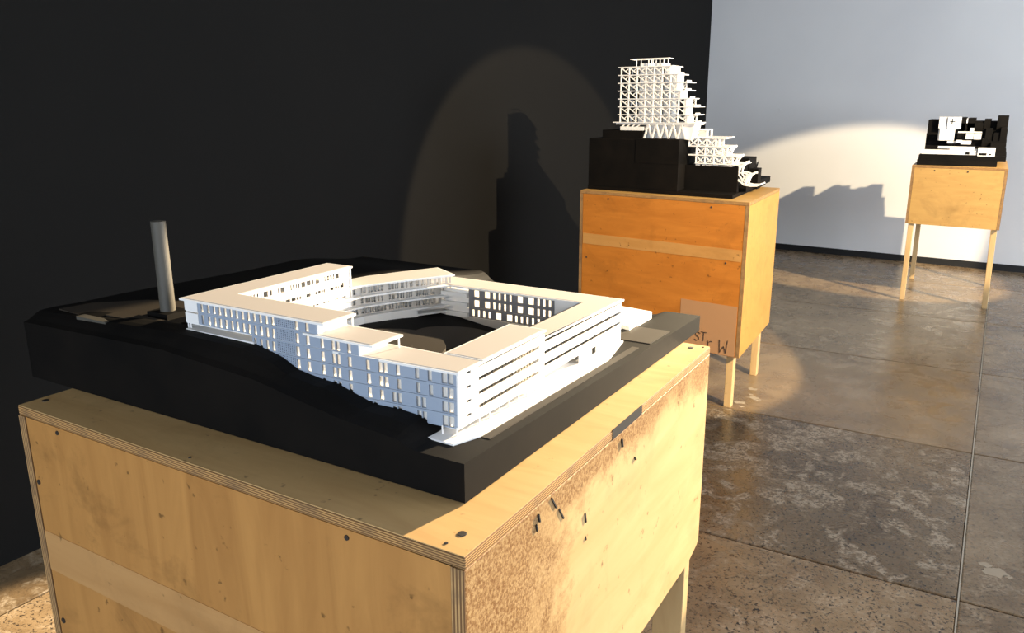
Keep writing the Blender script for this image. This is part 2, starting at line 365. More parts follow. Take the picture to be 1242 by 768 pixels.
def b_plyv(nt, b):
    p = coords(nt, 'Generated'); p2 = coords(nt, 'Object')
    sep = nt.nodes.new('ShaderNodeSeparateXYZ'); nt.links.new(p, sep.inputs[0])
    m = nt.nodes.new('ShaderNodeMath'); m.operation = 'MULTIPLY'; m.inputs[1].default_value = 25
    nt.links.new(sep.outputs['X'], m.inputs[0])
    s = nt.nodes.new('ShaderNodeMath'); s.operation = 'SINE'; nt.links.new(m.outputs[0], s.inputs[0])
    c = ramp(nt, s.outputs[0], [(0.0, (0.17, 0.088, 0.035)), (0.4, (0.50, 0.30, 0.125))]).outputs[0]
    nt.links.new(mixc(nt, ramp(nt, noise(nt, p2, 30, 4), [(0.45, g(0)), (0.7, g(0.6))]).outputs[0], c, (0.14, 0.085, 0.045)), b.inputs['Base Color'])
M_plyv = mat('plywood_end_grain', (0.4, 0.26, 0.13), 0.75, 0.3, b_plyv)

Z1 = 1.035
P1 = [(-1.303, .631), (-.433, .624), (-.443, 1.503), (-1.313, 1.510)]
o1 = (-.873, 1.067, 0)
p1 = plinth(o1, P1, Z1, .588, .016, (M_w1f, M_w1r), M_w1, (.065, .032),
            [(-.486, 1.470, 0, 0), (-1.262, 1.470, 0, 0), (-.486, .664, 0, 0), (-1.262, .664, 0, 0)],
            'pale scuffed plywood plinth under the courtyard building model', (.075, .022))
def disc(parent, org, p, n, r, name='screw', m=None):
    p = Vector(p); n = Vector(n).normalized()
    return MB().cyl(p-n*.004, p+n*.0010, r, r*.85, 12).build(name, m or M_screw, parent, org)
for x, y in ((-.462, .662), (-1.284, .665), (-.473, 1.475), (-.895, .640), (-.466, .637), (-.453, 1.49)):
    disc(p1, o1, (x, y, Z1), (0, 0, 1), .0062 if y in (.662, .665, 1.475) else .0025)
for x, z, r in ((-1.197, 1.010, .004), (-1.276, .907, .005), (-1.272, .649, .006), (-.601, 1.008, .004)):
    disc(p1, o1, (x, .631-.0008*(x+1.303)*10-.0005, z), (0, -1, 0), r)
def yfront(x): return .631-.00805*(x+1.303)
MB().box(-1.284, -.452, .6285, .640, .745, .818, lambda x, y, z: (x, yfront(x)-.0008 if y < .63 else y+.004, z)).build('tape_mark', M_band, p1, o1)
def xright(y): return -.433-.01138*(y-.624)
def nick(y, z, dy, dz, wdt, nm='scratch'):
    a = Vector((xright(y)+.0003, y, z)); b_ = Vector((xright(y+dy)+.0003, y+dy, z+dz))
    MB().bar(a, b_, wdt, .0022).build(nm, M_ink, p1, o1)
for q_ in ((.823, 1.014, .014, -.020, .0022), (.845, .988, .014, -.020, .0022), (.787, 1.008, .004, -.012, .004), (.926, .944, .004, -.016, .003), (1.053, 1.008, .004, -.014, .005), (1.110, .955, .006, -.006, .004), (.782, .996, .003, -.01, .003), (.93, .905, .002, -.006, .002)):
    nick(*q_)
MB().box(-.4365, -.433, 1.018, 1.136, 1.0195, 1.0352, lambda x, y, z: (xright(y)-.0005 if x < -.434 else xright(y)+.0007, y, z)).build('edge_tape', M_tape, p1, o1, label='short strip of black tape on the lid edge')

Z2 = 1.05
C2 = Vector((-.9739, 3.7946, 0)); A2 = Vector((-.9913, .1313, 0)); B2 = Vector((-.0468, .9989, 0)); WA, WB = .947, .747
def L2(a, b, z): return C2+A2*a+B2*b+Vector((0, 0, Z2+z))
def pl(a, b): v = L2(a, b, 0); return (v.x, v.y)
o2 = tuple(L2(WA/2, WB/2, -Z2))
lg = []
for a, b, dx, dy in ((.055, .075, .0, 0), (.045, .64, 0, 0), (WA-.055, .06, 0, 0), (WA-.055, .68, 0, 0)):
    v = L2(a, b, 0); lg.append((v.x, v.y, dx, dy))
p2 = plinth(o2, [pl(WA, 0), pl(0, 0), pl(0, WB), pl(WA, WB)], Z2, .286, .017, (M_w2, M_w2r), M_w3, (.036, .046), lg,
            'tall amber plywood plinth with marker writing beneath the white tower model')
def fr2(a0, a1, z0, z1, name, m, d=.0012, label=None):
    return MB().box(a0, a1, -d, .004, z0, z1, lambda a, b, z: L2(a, b, z)).build(name, m, p2, o2, label=label)
fr2(.022, WA-.022, -.286, -.229, 'tape_mark', M_band2)
fr2(.024, .325, -.762, -.508, 'label_patch', M_patch, .0009, 'faded pinkish patch on the front panel')
def stroke(ink, pts, o=(0, 0), s=1.0, wd=.0045):
    for p, q in zip(pts[:-1], pts[1:]):
        ink.bar(L2(o[0]-p[0]*s, -.0012, o[1]+p[1]*s), L2(o[0]-q[0]*s, -.0012, o[1]+q[1]*s), wd, .0015)
LETTERS = [([[(.030, .040), (.016, .046), (.004, .040), (.006, .030), (.022, .020), (.024, .008), (.012, .000), (.0, .006)]], (.238, -.712)),
           ([[(.0, .046), (.032, .046)], [(.016, .046), (.014, .0)]], (.205, -.708)),
           ([[(.0, .028), (.002, .0)], [(.001, .014), (.012, .028), (.022, .026)]], (.165, -.730)),
           ([[(.0, .066), (.003, .0), (.022, .036), (.036, .002), (.042, .068)]], (.104, -.752))]
for ls, o_ in LETTERS:
    k_ = MB()
    for l_ in ls: stroke(k_, l_, o_)
    k_.build('marker_letter', M_ink, p2, o2, label='handwritten black marker letter')
for a, z in ((.77, -.036), (.191, -.036), (.900, -.36), (.1, -.3)):
    q_ = L2(a, 0, z); disc(p2, o2, q_, -B2, .0055)

Z3 = 1.04
P3 = [(-.562, 6.85), (.064, 6.78), (.052, 7.74), (-.57, 7.81)]
o3 = (-.233, 7.31, 0)
p3 = plinth(o3, P3, Z3, .598, .017, (M_w3, M_w3), M_w3, (.036, .036),
            [(-.524, 6.888, .004, -.034), (.026, 6.826, .018, .02), (-.530, 7.765, 0, -.02), (.014, 7.70, .03, .02)],
            'small honey plywood plinth on thin legs beside the white wall')
for a in (.25, .60):
    q_ = Vector((*P3[0], 0)).lerp(Vector((*P3[1], 0)), a); disc(p3, o3, (q_.x, q_.y-.001, 1.005), (-.11, -.994, 0), .006)

# ---------------------------------------------------------------- courtyard building model
H = .0193
def Z(k): return 1.173+H*k
ob = (-.96, 1.16, Z1)
m1 = thing('architectural_model', ob, 'white courtyard building model on a black sloping base', 'model', 'architectural models')
PROF = [(-1.42, 1.150), (-1.06, 1.1625), (-1.0276, 1.1625), (-.901, 1.1608), (-.8745, 1.155), (-.8468, 1.1495), (-.8159, 1.1351), (-.7693, 1.1287), (-.7434, 1.1280), (-.710, 1.1181), (-.6818, 1.1090), (-.6329, 1.1080), (-.6087, 1.1050), (-.5932, 1.0964), (-.5673, 1.0907), (-.548, 1.0885), (-.40, 1.0865)]
def lin(x, P):
    if x <= P[0][0]: return P[0][1]
    for (a, za), (b, zb) in zip(P[:-1], P[1:]):
        if x <= b: return za+(zb-za)*(x-a)/(b-a)
    return P[-1][1]
def sm(a, b, x): t = min(max((x-a)/(b-a), 0), 1); return t*t*(3-2*t)
def right_z(y): return 1.0865-.0195*(y-.72)/.88
def terr(x, y):
    fz = lin(x, PROF)
    if y < .758:
        e = lin(x, [(-1.42, 1.135), (-1.05, 1.143), (-.85, 1.130), (-.70, 1.105), (-.58, 1.094), (-.497, 1.0865)])
        fz = e+(fz-e)*sm(.72, .756, y)
    left = 1.148-.010*sm(.85, 1.3, y)-.03*sm(1.35, 1.6, y)-.025*sm(-1.25, -1.42, x)*0
    cour = lin(x, [(-.99, 1.101), (-.95, 1.1), (-.80, 1.083), (-.60, 1.078)]) - .012*sm(1.0, 1.25, y)*sm(-.9, -.75, x)*0.3
    cour -= .018*sm(1.27, 1.36, y)*1.0
    t = sm(-1.045, -1.0, x); back = left*(1-t)+cour*t
    s = sm(.782, .828, y); z = fz*(1-s)+back*s
    t = sm(-.60, -.57, x); z = z*(1-t)+min(z, right_z(y))*t if y < .85 else z*(1-t)+right_z(y)*t
    if x > -.53: z = right_z(y)
    return z
bx0, bx1, by0, by1 = -1.42, -.4975, .7205, 1.601
NX, NY = 96, 88
vs = []; fs = []
for j in range(NY+1):
    for i in range(NX+1):
        x = bx0+(bx1-bx0)*i/NX; y = by0+(by1-by0)*j/NY; vs.append((x, y, terr(x, y)))
def vi(i, j): return j*(NX+1)+i
for j in range(NY):
    for i in range(NX): fs.append((vi(i, j), vi(i+1, j), vi(i+1, j+1), vi(i, j+1)))
rim = [vi(i, 0) for i in range(NX)]+[vi(NX, j) for j in range(NY)]+[vi(i, NY) for i in range(NX, 0, -1)]+[vi(0, j) for j in range(NY, 0, -1)]
n0 = len(vs); vs += [(vs[i][0], vs[i][1], Z1) for i in rim]; k = len(rim)
fs += [(rim[i], n0+i, n0+(i+1) % k, rim[(i+1) % k]) for i in range(k)] + [tuple(n0+i for i in range(k-1, -1, -1))]
MB().add(vs, fs).build('base_block', M_black, m1, ob, label='black sloping site base')
# contour layers in the courtyard
for (cx_, cy_, rx_, ry_, zt_) in ((-.86, .98, .115, .13, 1.1035), (-.885, .96, .095, .10, 1.1085), (-.80, 1.13, .085, .07, 1.0945)):
    pts = [(cx_+rx_*math.cos(a)*(1+.06*math.sin(3*a)), cy_+ry_*math.sin(a)) for a in [2*math.pi*i/36 for i in range(36)]]
    pts = [(min(max(x, -.985), -.62), min(max(y, .838), 1.255)) for x, y in pts]
    MB().prism(pts, 1.07, zt_).build('contour_layer', M_terr, m1, ob)
# dark plates of the road on the right and back of the base
MB().prism([(-.60, 1.335), (-.505, 1.335), (-.505, 1.44), (-.60, 1.44)], 1.06, [right_z(1.335)+.0014]*2+[right_z(1.44)+.0014]*2).build('road_plate', M_terr, m1, ob)
MB().prism([(-.525, .80), (-.512, .80), (-.512, 1.30), (-.525, 1.30)], 1.06, [right_z(.8)+.001]*2+[right_z(1.3)+.001]*2).build('road_plate', M_terr, m1, ob)
# plate with the spotlight's lit arc put into its shape and colour; low walls
MB().prism([(-1.385, .765), (-1.25, .752), (-1.12, .775), (-1.115, .86), (-1.20, .93), (-1.31, .885), (-1.375, .82)], 1.12, 1.1535).build('lit_arc_plate', M_terr, m1, ob)
MB().box(-1.26, -1.10, .772, .800, 1.13, 1.1575).build('low_wall', M_terr, m1, ob)
MB().box(-1.30, -1.22, .745, .760, 1.13, 1.1560).build('low_wall', M_chim, m1, ob)
ch = (-1.176, .832)
MB().cyl((ch[0], ch[1], 1.13), (ch[0], ch[1], 1.314), .0125, .0118, 32).build('chimney', M_chim, m1, ob, 0, False, 'tall dark grey cylindrical chimney')
MB().box(ch[0]-.026, ch[0]+.026, ch[1]-.022, ch[1]+.022, 1.13, 1.1625).build('chimney_plinth', M_black, m1, ob)
# white ground slab under the right wing
MB().prism([(-.625, .762), (-.5395, .758), (-.5265, .80), (-.5265, 1.20), (-.552, 1.322), (-.625, 1.322)], 1.055, [right_z(y)+.0025 for y in (.762, .758, .80, 1.2, 1.322, 1.322)]).build('ground_slab', M_mw, m1, ob)
# floors and roofs --------------------------------------------------
def shrink(poly, d):
    out = []; n = len(poly)
    for i in range(n):
        a, p, q = [Vector(poly[j % n]) for j in (i-1, i, i+1)]
        n1 = (p-a).normalized(); n2 = (q-p).normalized(); n1 = Vector((-n1.y, n1.x)); n2 = Vector((-n2.y, n2.x))
        A = Matrix(((n1.x, n1.y), (n2.x, n2.y)))
        out.append(tuple(A.inverted() @ Vector((n1.dot(p)+d, n2.dot(p)+d))) if abs(A.determinant()) > 1e-3 else tuple(p+n1*d))
    return out
R_left = [(-1.056, .768), (-.757, .768), (-.757, .834), (-.994, .834), (-.994, 1.092), (-1.056, 1.092)]
R_mid = [(-.800, .7705), (-.674, .7705), (-.674, .8345), (-.800, .8345)]
R_front = [(-.748, .773), (-.546, .783), (-.546, .840), (-.748, .840)]
R_right = [(-.611, .8405), (-.546, .8405), (-.5465, 1.013), (-.611, 1.013)]
R_back = [(-.950, 1.262), (-.612, 1.262), (-.612, .990), (-.562, .990), (-.554, 1.325), (-.950, 1.332)]
R_curve = [(-1.053, 1.020), (-.993, 1.020), (-.992, 1.060), (-.9855, 1.105), (-.962, 1.155), (-.935, 1.204), (-.908, 1.250), (-.894, 1.276), (-.966, 1.317), (-1.004, 1.245), (-1.036, 1.178), (-1.052, 1.10)]
def roof(poly, k, th=.0032, ins=.0035):
    r = MB().prism(poly, Z(k)-th, Z(k)).build('roof', M_mw, m1, ob)
    MB().prism(shrink(poly, ins), Z(k)-.001, Z(k)+.0005).build('roof_panel', M_roof, r, ob)
roof(R_left, 2); roof(R_mid, 1); roof(R_front, 0); roof(R_right, 0.03); roof(R_back, -1); roof(R_curve, 0)
def floor(poly, k, th=.0016): MB().prism(poly, Z(k)-th, Z(k)).build('floor_plate', M_mw, m1, ob)
for k in (1, 0): floor([(-1.052, .7745), (-.80 if k == 1 else -.748, .7745), (-.80 if k == 1 else -.748, .832), (-.996, .832), (-.996, 1.09), (-1.052, 1.09)], k)
floor([(-1.050, .770), (-.90, .770), (-.90, .832), (-1.050, .832)], -.5, .003)
for k in (0, -1, -2, -3):
    if k == 0: continue
    floor([(-.90, .7785), (-.72, .7785), (-.612, .7858), (-.612, .832), (-.90, .832)], k)
for k in (-1, -2, -3, -4):
    floor([(-.612, .7885), (-.553, .7865), (-.561, 1.0), (-.559, 1.32), (-.612, 1.32)], k)
    if k < -1: floor([(-.945, 1.265), (-.612, 1.265), (-.612, 1.322), (-.945, 1.322)], k)
floor([(-.90, .7785), (-.72, .7785), (-.60, .7868), (-.60, .832), (-.90, .832)], -4)
# front facade, one panel per storey --------------------------------
def fy(x): return .7735+ (0 if x < -.72 else .0115*(x+.72)/.171)
L2W = [-1.0122, -.9975, -.9845, -.9724, -.9599, -.9473, -.9353, -.9224, -.9103, -.8979, -.8855, -.8732, -.8607]
def perf(hs, k):
    for i in range(9):
        for j in range(6):
            x = -.8530+.0040*i; z = Z(k-1)+.0022+.0027*j
            hs.append((x-.0009, x+.0009, z, z+.0015))
PAIRM = [(-.767, .0062), (-.7468, .0062), (-.7382, .0062), (-.7185, .0062)]
WIN = {2: [(x, .0058) for x in L2W]+[(-.8139, .0066), (-.7939, .0066)],
       1: [(x, .0058) for x in L2W]+[(-.8139, .0066), (-.7939, .0066)]+PAIRM,
       0: [(x, .0055) for x in (-.9001, -.8876, -.8748, -.8624)]+[(-.8145, .0066), (-.7945, .0066)]+PAIRM+[(-.6884, .0062), (-.6680, .0064), (-.6600, .0064), (-.6402, .0062), (-.6103, .0064), (-.591, .0062), (-.5692, .0084), (-.5598, .0084)],
       -1: [(-.8145, .0066), (-.7945, .0066)]+PAIRM+[(-.6878, .0062), (-.6675, .0064), (-.6592, .0064), (-.639, .0062), (-.609, .0062), (-.5897, .0062), (-.5692, .0084), (-.5598, .0084)],
       -2: PAIRM+[(-.6872, .0062), (-.6673, .0062), (-.6475, .0066), (-.6391, .0066), (-.6095, .0068), (-.6012, .0068), (-.5692, .0084), (-.5598, .0084)],
       -3: [(-.6867, .0064), (-.6785, .0064), (-.6468, .0066), (-.6386, .0066), (-.6085, .0068), (-.6003, .0068), (-.5692, .0084), (-.5598, .0084)]}
RNG = {2: (-1.022, -.7765), 1: (-1.022, -.7030), 0: (-.906, -.5495), -1: (-.90, -.5495), -2: (-.885, -.5495), -3: (-.80, -.5495)}
for k, (xa, xb) in RNG.items():
    hs = [(x-wd/2-xa, x+wd/2-xa, Z(k-1)+.0014, Z(k)-.0036) for x, wd in WIN[k]]
    if k >= -1:
        ph = []; perf(ph, k); hs += [(a-xa, b-xa, c, d) for a, b, c, d in ph]
    ztop = Z(k)-(.0034 if k in (2,) else .0004)
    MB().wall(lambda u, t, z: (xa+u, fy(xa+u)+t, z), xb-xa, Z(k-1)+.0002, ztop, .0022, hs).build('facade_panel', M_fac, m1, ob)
for k in (2, 1): MB().box(-1.052, -1.0225, .7733, .7755, Z(k-1), Z(k)-.0034).build('corner_panel', M_mw, m1, ob)
MB().box(-1.052, -1.0498, .7757, 1.09, Z(-1), Z(2)-.0034).build('outer_wall', M_mw, m1, ob)
# end wall of the left wing with a square opening
MB().wall(lambda u, t, z: (-1.0515+u, 1.0885-t, z), .0565, Z(-1), Z(2)-.0034, .002, [(.032, .044, Z(1)+.004, Z(1)+.0145)]).build('end_wall', M_mw, m1, ob)
for k, xa, xb in ((2, -1.02, -.78), (1, -1.02, -.705), (0, -.90, -.725), (-1, -.89, -.725), (-2, -.88, -.725), (-3, -.80, -.725)):  # translucent linings added behind the windows to make them look brighter
    MB().box(xa, xb, .7771, .7777, Z(k-1)+.0003, Z(k)-(.0034 if k == 2 else .0020)).build('added_vellum_lining', M_vell, m1, ob)
for k in (0, -1, -2, -3):
    MB().box(-.7248, -.5535, .7737, .7743, Z(k-1)+.0003, Z(k)-(.0034 if k == 0 else .0020), lambda x, y, z: (x, y+fy(x)-.7735+.0035, z)).build('added_vellum_lining', M_vell, m1, ob)
MB().box(-1.030, -.905, .800, .8008, Z(-.5), Z(0)-.002).build('added_vellum_lining', M_vell, m1, ob)  # added lining that brightens the gap under the overhang
# terrace boxes where the roof steps down
MB().box(-.7765, -.7745, .775, .833, Z(1), Z(2)-.0034).build('step_wall', M_mw, m1, ob)
MB().box(-.7030, -.7010, .775, .833, Z(0), Z(1)-.0034).build('step_wall', M_mw, m1, ob)
# courtyard side of the front wing: thin posts, open between
post = MB().box(-.0009, .0009, -.0009, .0009, 0, H-.002).build('courtyard_post', M_mw, m1, (0, 0, 0))
loc = []
for k, xa, xb in ((2, -.985, -.78), (1, -.985, -.71), (0, -.985, -.62), (-1, -.985, -.62), (-2, -.94, -.62), (-3, -.90, -.62)):
    n = int((xb-xa)/.024)
    for i in range(n+1): loc.append((xa+(xb-xa)*i/n-ob[0], .830-ob[1], Z(k-1)-ob[2]))
for k in (-1, -2, -3):
    for i in range(14): loc.append((-.93+.0235*i-ob[0], 1.319-ob[1], Z(k-1)-ob[2]))
loc += [(-.762-ob[0], .831-ob[1], Z(1)-ob[2]), (-.679-ob[0], .831-ob[1], Z(0)-ob[2])]
post.location = loc[0]; copies(post, loc[1:])
# columns
colm = MB().cyl((0, 0, 0), (0, 0, .0155), .0011, .0011, 10).build('column', M_mw, m1, (0, 0, 0))
locs = [(-1.046, .7775, Z(-.5)), (-.5715, .7800, 1.0835), (-.5515, .7840, 1.0830)] + [(-.5500, .834+.0255*i, 1.0810-.0006*i) for i in range(8)]
locs = [(a-ob[0], b-ob[1], c-ob[2]) for a, b, c in locs]
colm.location = locs[0]; colm.data = colm.data; copies(colm, locs[1:])
# right facade: white parapet bands and recessed window strips
def rx(y, back): return (-.549 if not back else -.5585+.0035*(y-1.0)/.33)
for k in (0, -1, -2, -3):
    MB().wall(lambda u, t, z: (-.549-t, .7845+u, z), .048, Z(k-1), Z(k)-(.0034 if k == 0 else .0002), .0022, [(.020, .030, Z(k-1)+.0105, Z(k-1)+.0142)]).build('end_bay', M_mw, m1, ob)
    for back, ya, yb in ((0, .8335, 1.0125), (1, 1.0130, 1.318)):
        if back and k == 0: continue
        X0, X1 = (-.549, -.549) if not back else (-.5585, -.5565)
        T = lambda x, y, z: (X0+(X1-X0)*(y-ya)/(yb-ya)+x, y, z)
        MB().box(-.0020, 0, ya, yb, Z(k-1)-.0010, Z(k-1)+.0128, T).build('parapet_band', M_mw, m1, ob)
        hs = []; y = ya+.004
        while y < yb-.010: hs.append((y-ya, y-ya+.0062, Z(k-1)+.004, Z(k)-.0036)); y += .0088
        MB().wall(lambda u, t, z: T(-.0125-t, ya+u, z), yb-ya, Z(k-1), Z(k)-.0034 if (k == 0 or (back and k == -1)) else Z(k)-.0018, .0015, hs).build('window_strip', M_glaz, m1, ob)
# ground storey of the right wing
MB().box(-.580, -.578, .80, 1.15, 1.055, Z(-4)-.0017).build('ground_wall', M_mw, m1, ob)
MB().wall(lambda u, t, z: (-.5575-t, 1.15+u, z), .170, 1.055, Z(-4)-.0012, .002, [(.048, .066, 1.081, 1.0935)]).build('ground_wall', M_mw, m1, ob)
# end wall of the right wing
for k in (-1, -2, -3, -4): MB().box(-.610, -.5575, 1.3195, 1.3215, Z(k-1)+.0002 if k > -4 else 1.055, Z(k)-(.0034 if k == -1 else .0018)).build('end_wall', M_mw, m1, ob)
# back wing facade to the courtyard
NB = [-.8351, -.8107, -.7952, -.7833, -.771, -.759, -.7377, -.7142, -.6984, -.6866, -.6746]; WB_ = [.0115, .0115, .005, .005, .005, .005, .0115, .0115, .005, .005, .005]
N3 = [-.8432, -.8308, -.8185, -.8063, -.7853, -.7611, -.7463, -.7343, -.7221, -.7102, -.698, -.686, -.674]; W3_ = [.005, .005, .005, .005, .0115, .0115, .005, .005, .005, .005, .005, .005, .005]
for k in (-1, -2, -3):
    zt_ = Z(k)-(.0034 if k == -1 else .0002)
    xs, ws = (NB, WB_) if k > -3 else (N3, W3_)
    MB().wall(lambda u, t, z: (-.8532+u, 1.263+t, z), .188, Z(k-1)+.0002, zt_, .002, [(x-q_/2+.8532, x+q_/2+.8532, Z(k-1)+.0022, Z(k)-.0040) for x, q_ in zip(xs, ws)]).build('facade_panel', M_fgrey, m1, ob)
    MB().box(-.912, -.8537, 1.2635, 1.2655, Z(k-1)+.0002, zt_-.003).build('balcony_back', M_mw, m1, ob)
    MB().box(-.915, -.8537, 1.256, 1.2632, Z(k-1)-.001, Z(k-1)+.0075).build('balcony_front', M_mw, m1, ob)
    MB().box(-.6647, -.616, 1.263, 1.265, Z(k-1)+.0002, zt_).build('end_panel', M_mw, m1, ob)
for i in range(8):
    MB().box(-.915+.0375*i, -.915+.0375*(i+1)-.0006, 1.2625, 1.2645, 1.06, Z(-4)-.0004).build('plinth_panel', M_glaz, m1, ob)
# inner wall of the right wing
for k in (0, -1, -2, -3):
    ya, yb = (.842, 1.010) if k == 0 else (.842, 1.26)
    hs = []; y = .01
    while y < yb-ya-.02: hs.append((y, y+.014, Z(k-1)+.004, Z(k)-.0045)); y += .02
    MB().wall(lambda u, t, z: (-.609+t, ya+u, z), yb-ya, Z(k-1), Z(k)-.0036, .002, hs).build('inner_wall', M_mw, m1, ob)
# left wing: galleries towards the courtyard
for k, pr in ((1, .011), (0, .019), (-1, .026), (-2, .030)):
    MB().box(-.998, -.994+pr, .836, 1.050, Z(k)-.0060, Z(k)-.0002).build('gallery', M_mw, m1, ob)
for k in (2, 1, 0, -1):
    hs = []; y = .006
    while y < .235:
        wd = random.choice((.004, .006, .010)); hs.append((y, y+wd, Z(k-1)+.003, Z(k)-.0068)); y += wd+random.choice((.0016, .003, .012))
    MB().wall(lambda u, t, z: (-.9975-t, .836+u, z), .252, Z(k-1)+.0002, Z(k)-(.0034 if k == 2 else .0020), .0018, hs).build('window_strip', M_mw, m1, ob)
# curved wing: floor plates with bright edges, recessed glazing
inner = [(-.993, 1.045), (-.992, 1.060), (-.9855, 1.105), (-.962, 1.155), (-.935, 1.204), (-.908, 1.250), (-.896, 1.272)]
def off_curve(d):
    out = []
    for i, p in enumerate(inner):
        a = Vector(inner[max(i-1, 0)]); b_ = Vector(inner[min(i+1, len(inner)-1)]); t = (b_-a).normalized()
        out.append((p[0]-t.y*d, p[1]+t.x*d))
    return out
outer = off_curve(.055)
for k in (-1, -2, -3):
    e = off_curve(-.004)
    MB().prism(e+outer[::-1], Z(k)-.0030, Z(k)).build('floor_plate', M_mw, m1, ob)
gl = off_curve(.010); gl2 = off_curve(.0118)
for k in (0, -1, -2):
    b_ = MB()
    for i in range(len(inner)-1):
        p, q = Vector(gl[i]), Vector(gl[i+1]); L = (q-p).length; d = (q-p)/L; nrm = Vector((-d.y, d.x))
        hs = []; u = .003
        while u < L-.006:
            wd = random.choice((.0025, .004, .006)); hs.append((u, min(u+wd, L-.001), Z(k-1)+.0022, Z(k)-.0046)); u += wd+random.choice((.0012, .002, .005))
        b_.wall(lambda u, t, z: (p.x+d.x*u+nrm.x*t, p.y+d.y*u+nrm.y*t, z), L, Z(k-1), Z(k)-.0032, .0016, hs)
    b_.build('window_strip', M_glaz, m1, ob)
    MB().prism(off_curve(.030)+off_curve(.032)[::-1], Z(k-1), Z(k)-.0032).build('back_wall', M_mw, m1, ob)
bw = off_curve(-.0025); bw2 = off_curve(.0005)
MB().prism(bw[:5]+bw2[:5][::-1], 1.075, Z(-3)-.0032).build('retaining_wall', M_mw, m1, ob)
MB().prism(off_curve(.018)[4:]+off_curve(.020)[4:][::-1], 1.06, Z(-3)-.0032).build('retaining_wall', M_mw, m1, ob)
MB().prism(bw[4:]+off_curve(.0175)[4:][::-1], Z(-4)+.004, Z(-4)+.0075).build('landing', M_mw, m1, ob)
# terrace plate behind the right wing
MB().prism([(-.70, 1.334), (-.615, 1.334), (-.590, 1.407), (-.574, 1.403), (-.579, 1.534), (-.664, 1.547), (-.70, 1.50)], 1.062, 1.0805).build('terrace_plate', M_mw, m1, ob)

# ---------------------------------------------------------------- tower model
o2m = tuple(L2(.5, .42, 0))
m2 = thing('architectural_model', o2m, 'white lattice tower model stepping down a tall black block', 'model', 'architectural models')
def lb(name, a0, a1, b0, b1, z0, z1, m, parent=None, lab=None, bev=0):
    return MB().box(a0, a1, b0, b1, z0, z1, L2).build(name, m, parent or m2, o2m, bev, label=lab)
lb('base_board', .105, .935, .075, .86, 0, .018, M_black)
lb('base_board', .08, .935, .25, .86, .018, .050, M_black)
lb('site_block', .402, .935, .08, .62, .018, .268, M_black, None, None, .001)
lb('site_block', .402, .649, .078, .30, .150, .273, M_black)
lb('site_block', .633, .878, .14, .55, .268, .311, M_black)
lb('site_block', .116, .402, .20, .62, .018, .142, M_black)
lb('site_block', .112, .200, .42, .60, .05, .172, M_black)
lb('site_block', .060, .098, .42, .50, .018, .122, M_black)
fig = MB()
for da, dz in ((-.010, .040), (-.003, .030), (.006, .046), (.011, .026)): fig.bar(L2(.079, .46, .120), L2(.079+da, .46, .122+dz), .0030)
fig.build('tree', M_ink, m2, o2m)
# tower: storeys
SH = .0396; T0 = .3535; ZT = lambda i: T0+SH*i
BF, BB = .15, .33
right_edge = [.382, .392, .392, .425, .448, .448, .490]         # right-hand end of each storey (a)
AL = [.773, .7735, .774, .775, .776, .777, .778]
bar_w = .0050
for i in range(8):
    rr = right_edge[min(i, 6)]; al = AL[min(i, 6)]
    ext = .030 if i == 0 else .014
    lb('floor_plate', rr-(.044 if i < 7 else .010), al+(.045 if i == 0 else .016), BF-.006, BB, ZT(i)-.0045, ZT(i), M_mw)
bays = [.775, .7275, .680, .630, .583, .536, .4885, .441, .3935]
for i in range(7):
    rr = right_edge[i]; z0, z1 = ZT(i), ZT(i+1)-.0045
    def frame(b_):
        q_ = MB(); pts = [x for x in bays if x > rr+.02]+[rr+.004]
        for x in pts: q_.bar(L2(x, b_, z0), L2(x, b_, z1), .0058)
        for x, y in zip(pts[:-1], pts[1:]):
            if x-y < .03: continue
            q_.bar(L2(x, b_, z1-.002), L2(y, b_, z0+.002), .0046)
            q_.bar(L2((x+y)/2, b_, (z0+z1)/2), L2(y, b_, z1-.002), .0040)
            zc = z1-.006
            q_.add([L2(x, b_-.001, z1), L2(x-.016, b_-.001, z1), L2(x, b_-.001, z1-.016), L2(x, b_+.002, z1), L2(x-.016, b_+.002, z1), L2(x, b_+.002, z1-.016)], [(0, 1, 2), (5, 4, 3), (0, 3, 4, 1), (1, 4, 5, 2), (2, 5, 3, 0)])
        return q_
    frame(BF).build('truss', M_mw, m2, o2m)
    if i % 2 == 0: frame(BB-.02).build('truss', M_mw, m2, o2m)
    lb('end_wall', rr, rr+.006, BF+.008, BF+.10, z0, z1, M_mw)
    lb('balcony_rail', rr-.043, rr-.040, BF+.02, BF+.10, ZT(i), ZT(i)+.008, M_mw)
    lb('side_panel', rr+.0065, rr+(.040 if i >= 3 else .022), BF+.012, BF+.016, z0, z1, M_mw)
lb('core_wall', .545, .676, BF+.030, BB-.03, T0, .646, M_mw)
lb('core_wall', .500, .540, BF+.045, BB-.03, T0, .624, M_mw)
# roof frame
q_ = MB()
for b_ in (BF+.02, BF+.09):
    q_.bar(L2(.732, b_, .668), L2(.512, b_, .668), .0040)
    for a in (.695, .625, .607, .560, .538): q_.bar(L2(a, b_, .630), L2(a, b_, .668), .0036)
for a in (.732, .66, .59, .512): q_.bar(L2(a, BF+.02, .668), L2(a, BF+.09, .668), .0040)
q_.build('roof_frame', M_mw, m2, o2m)
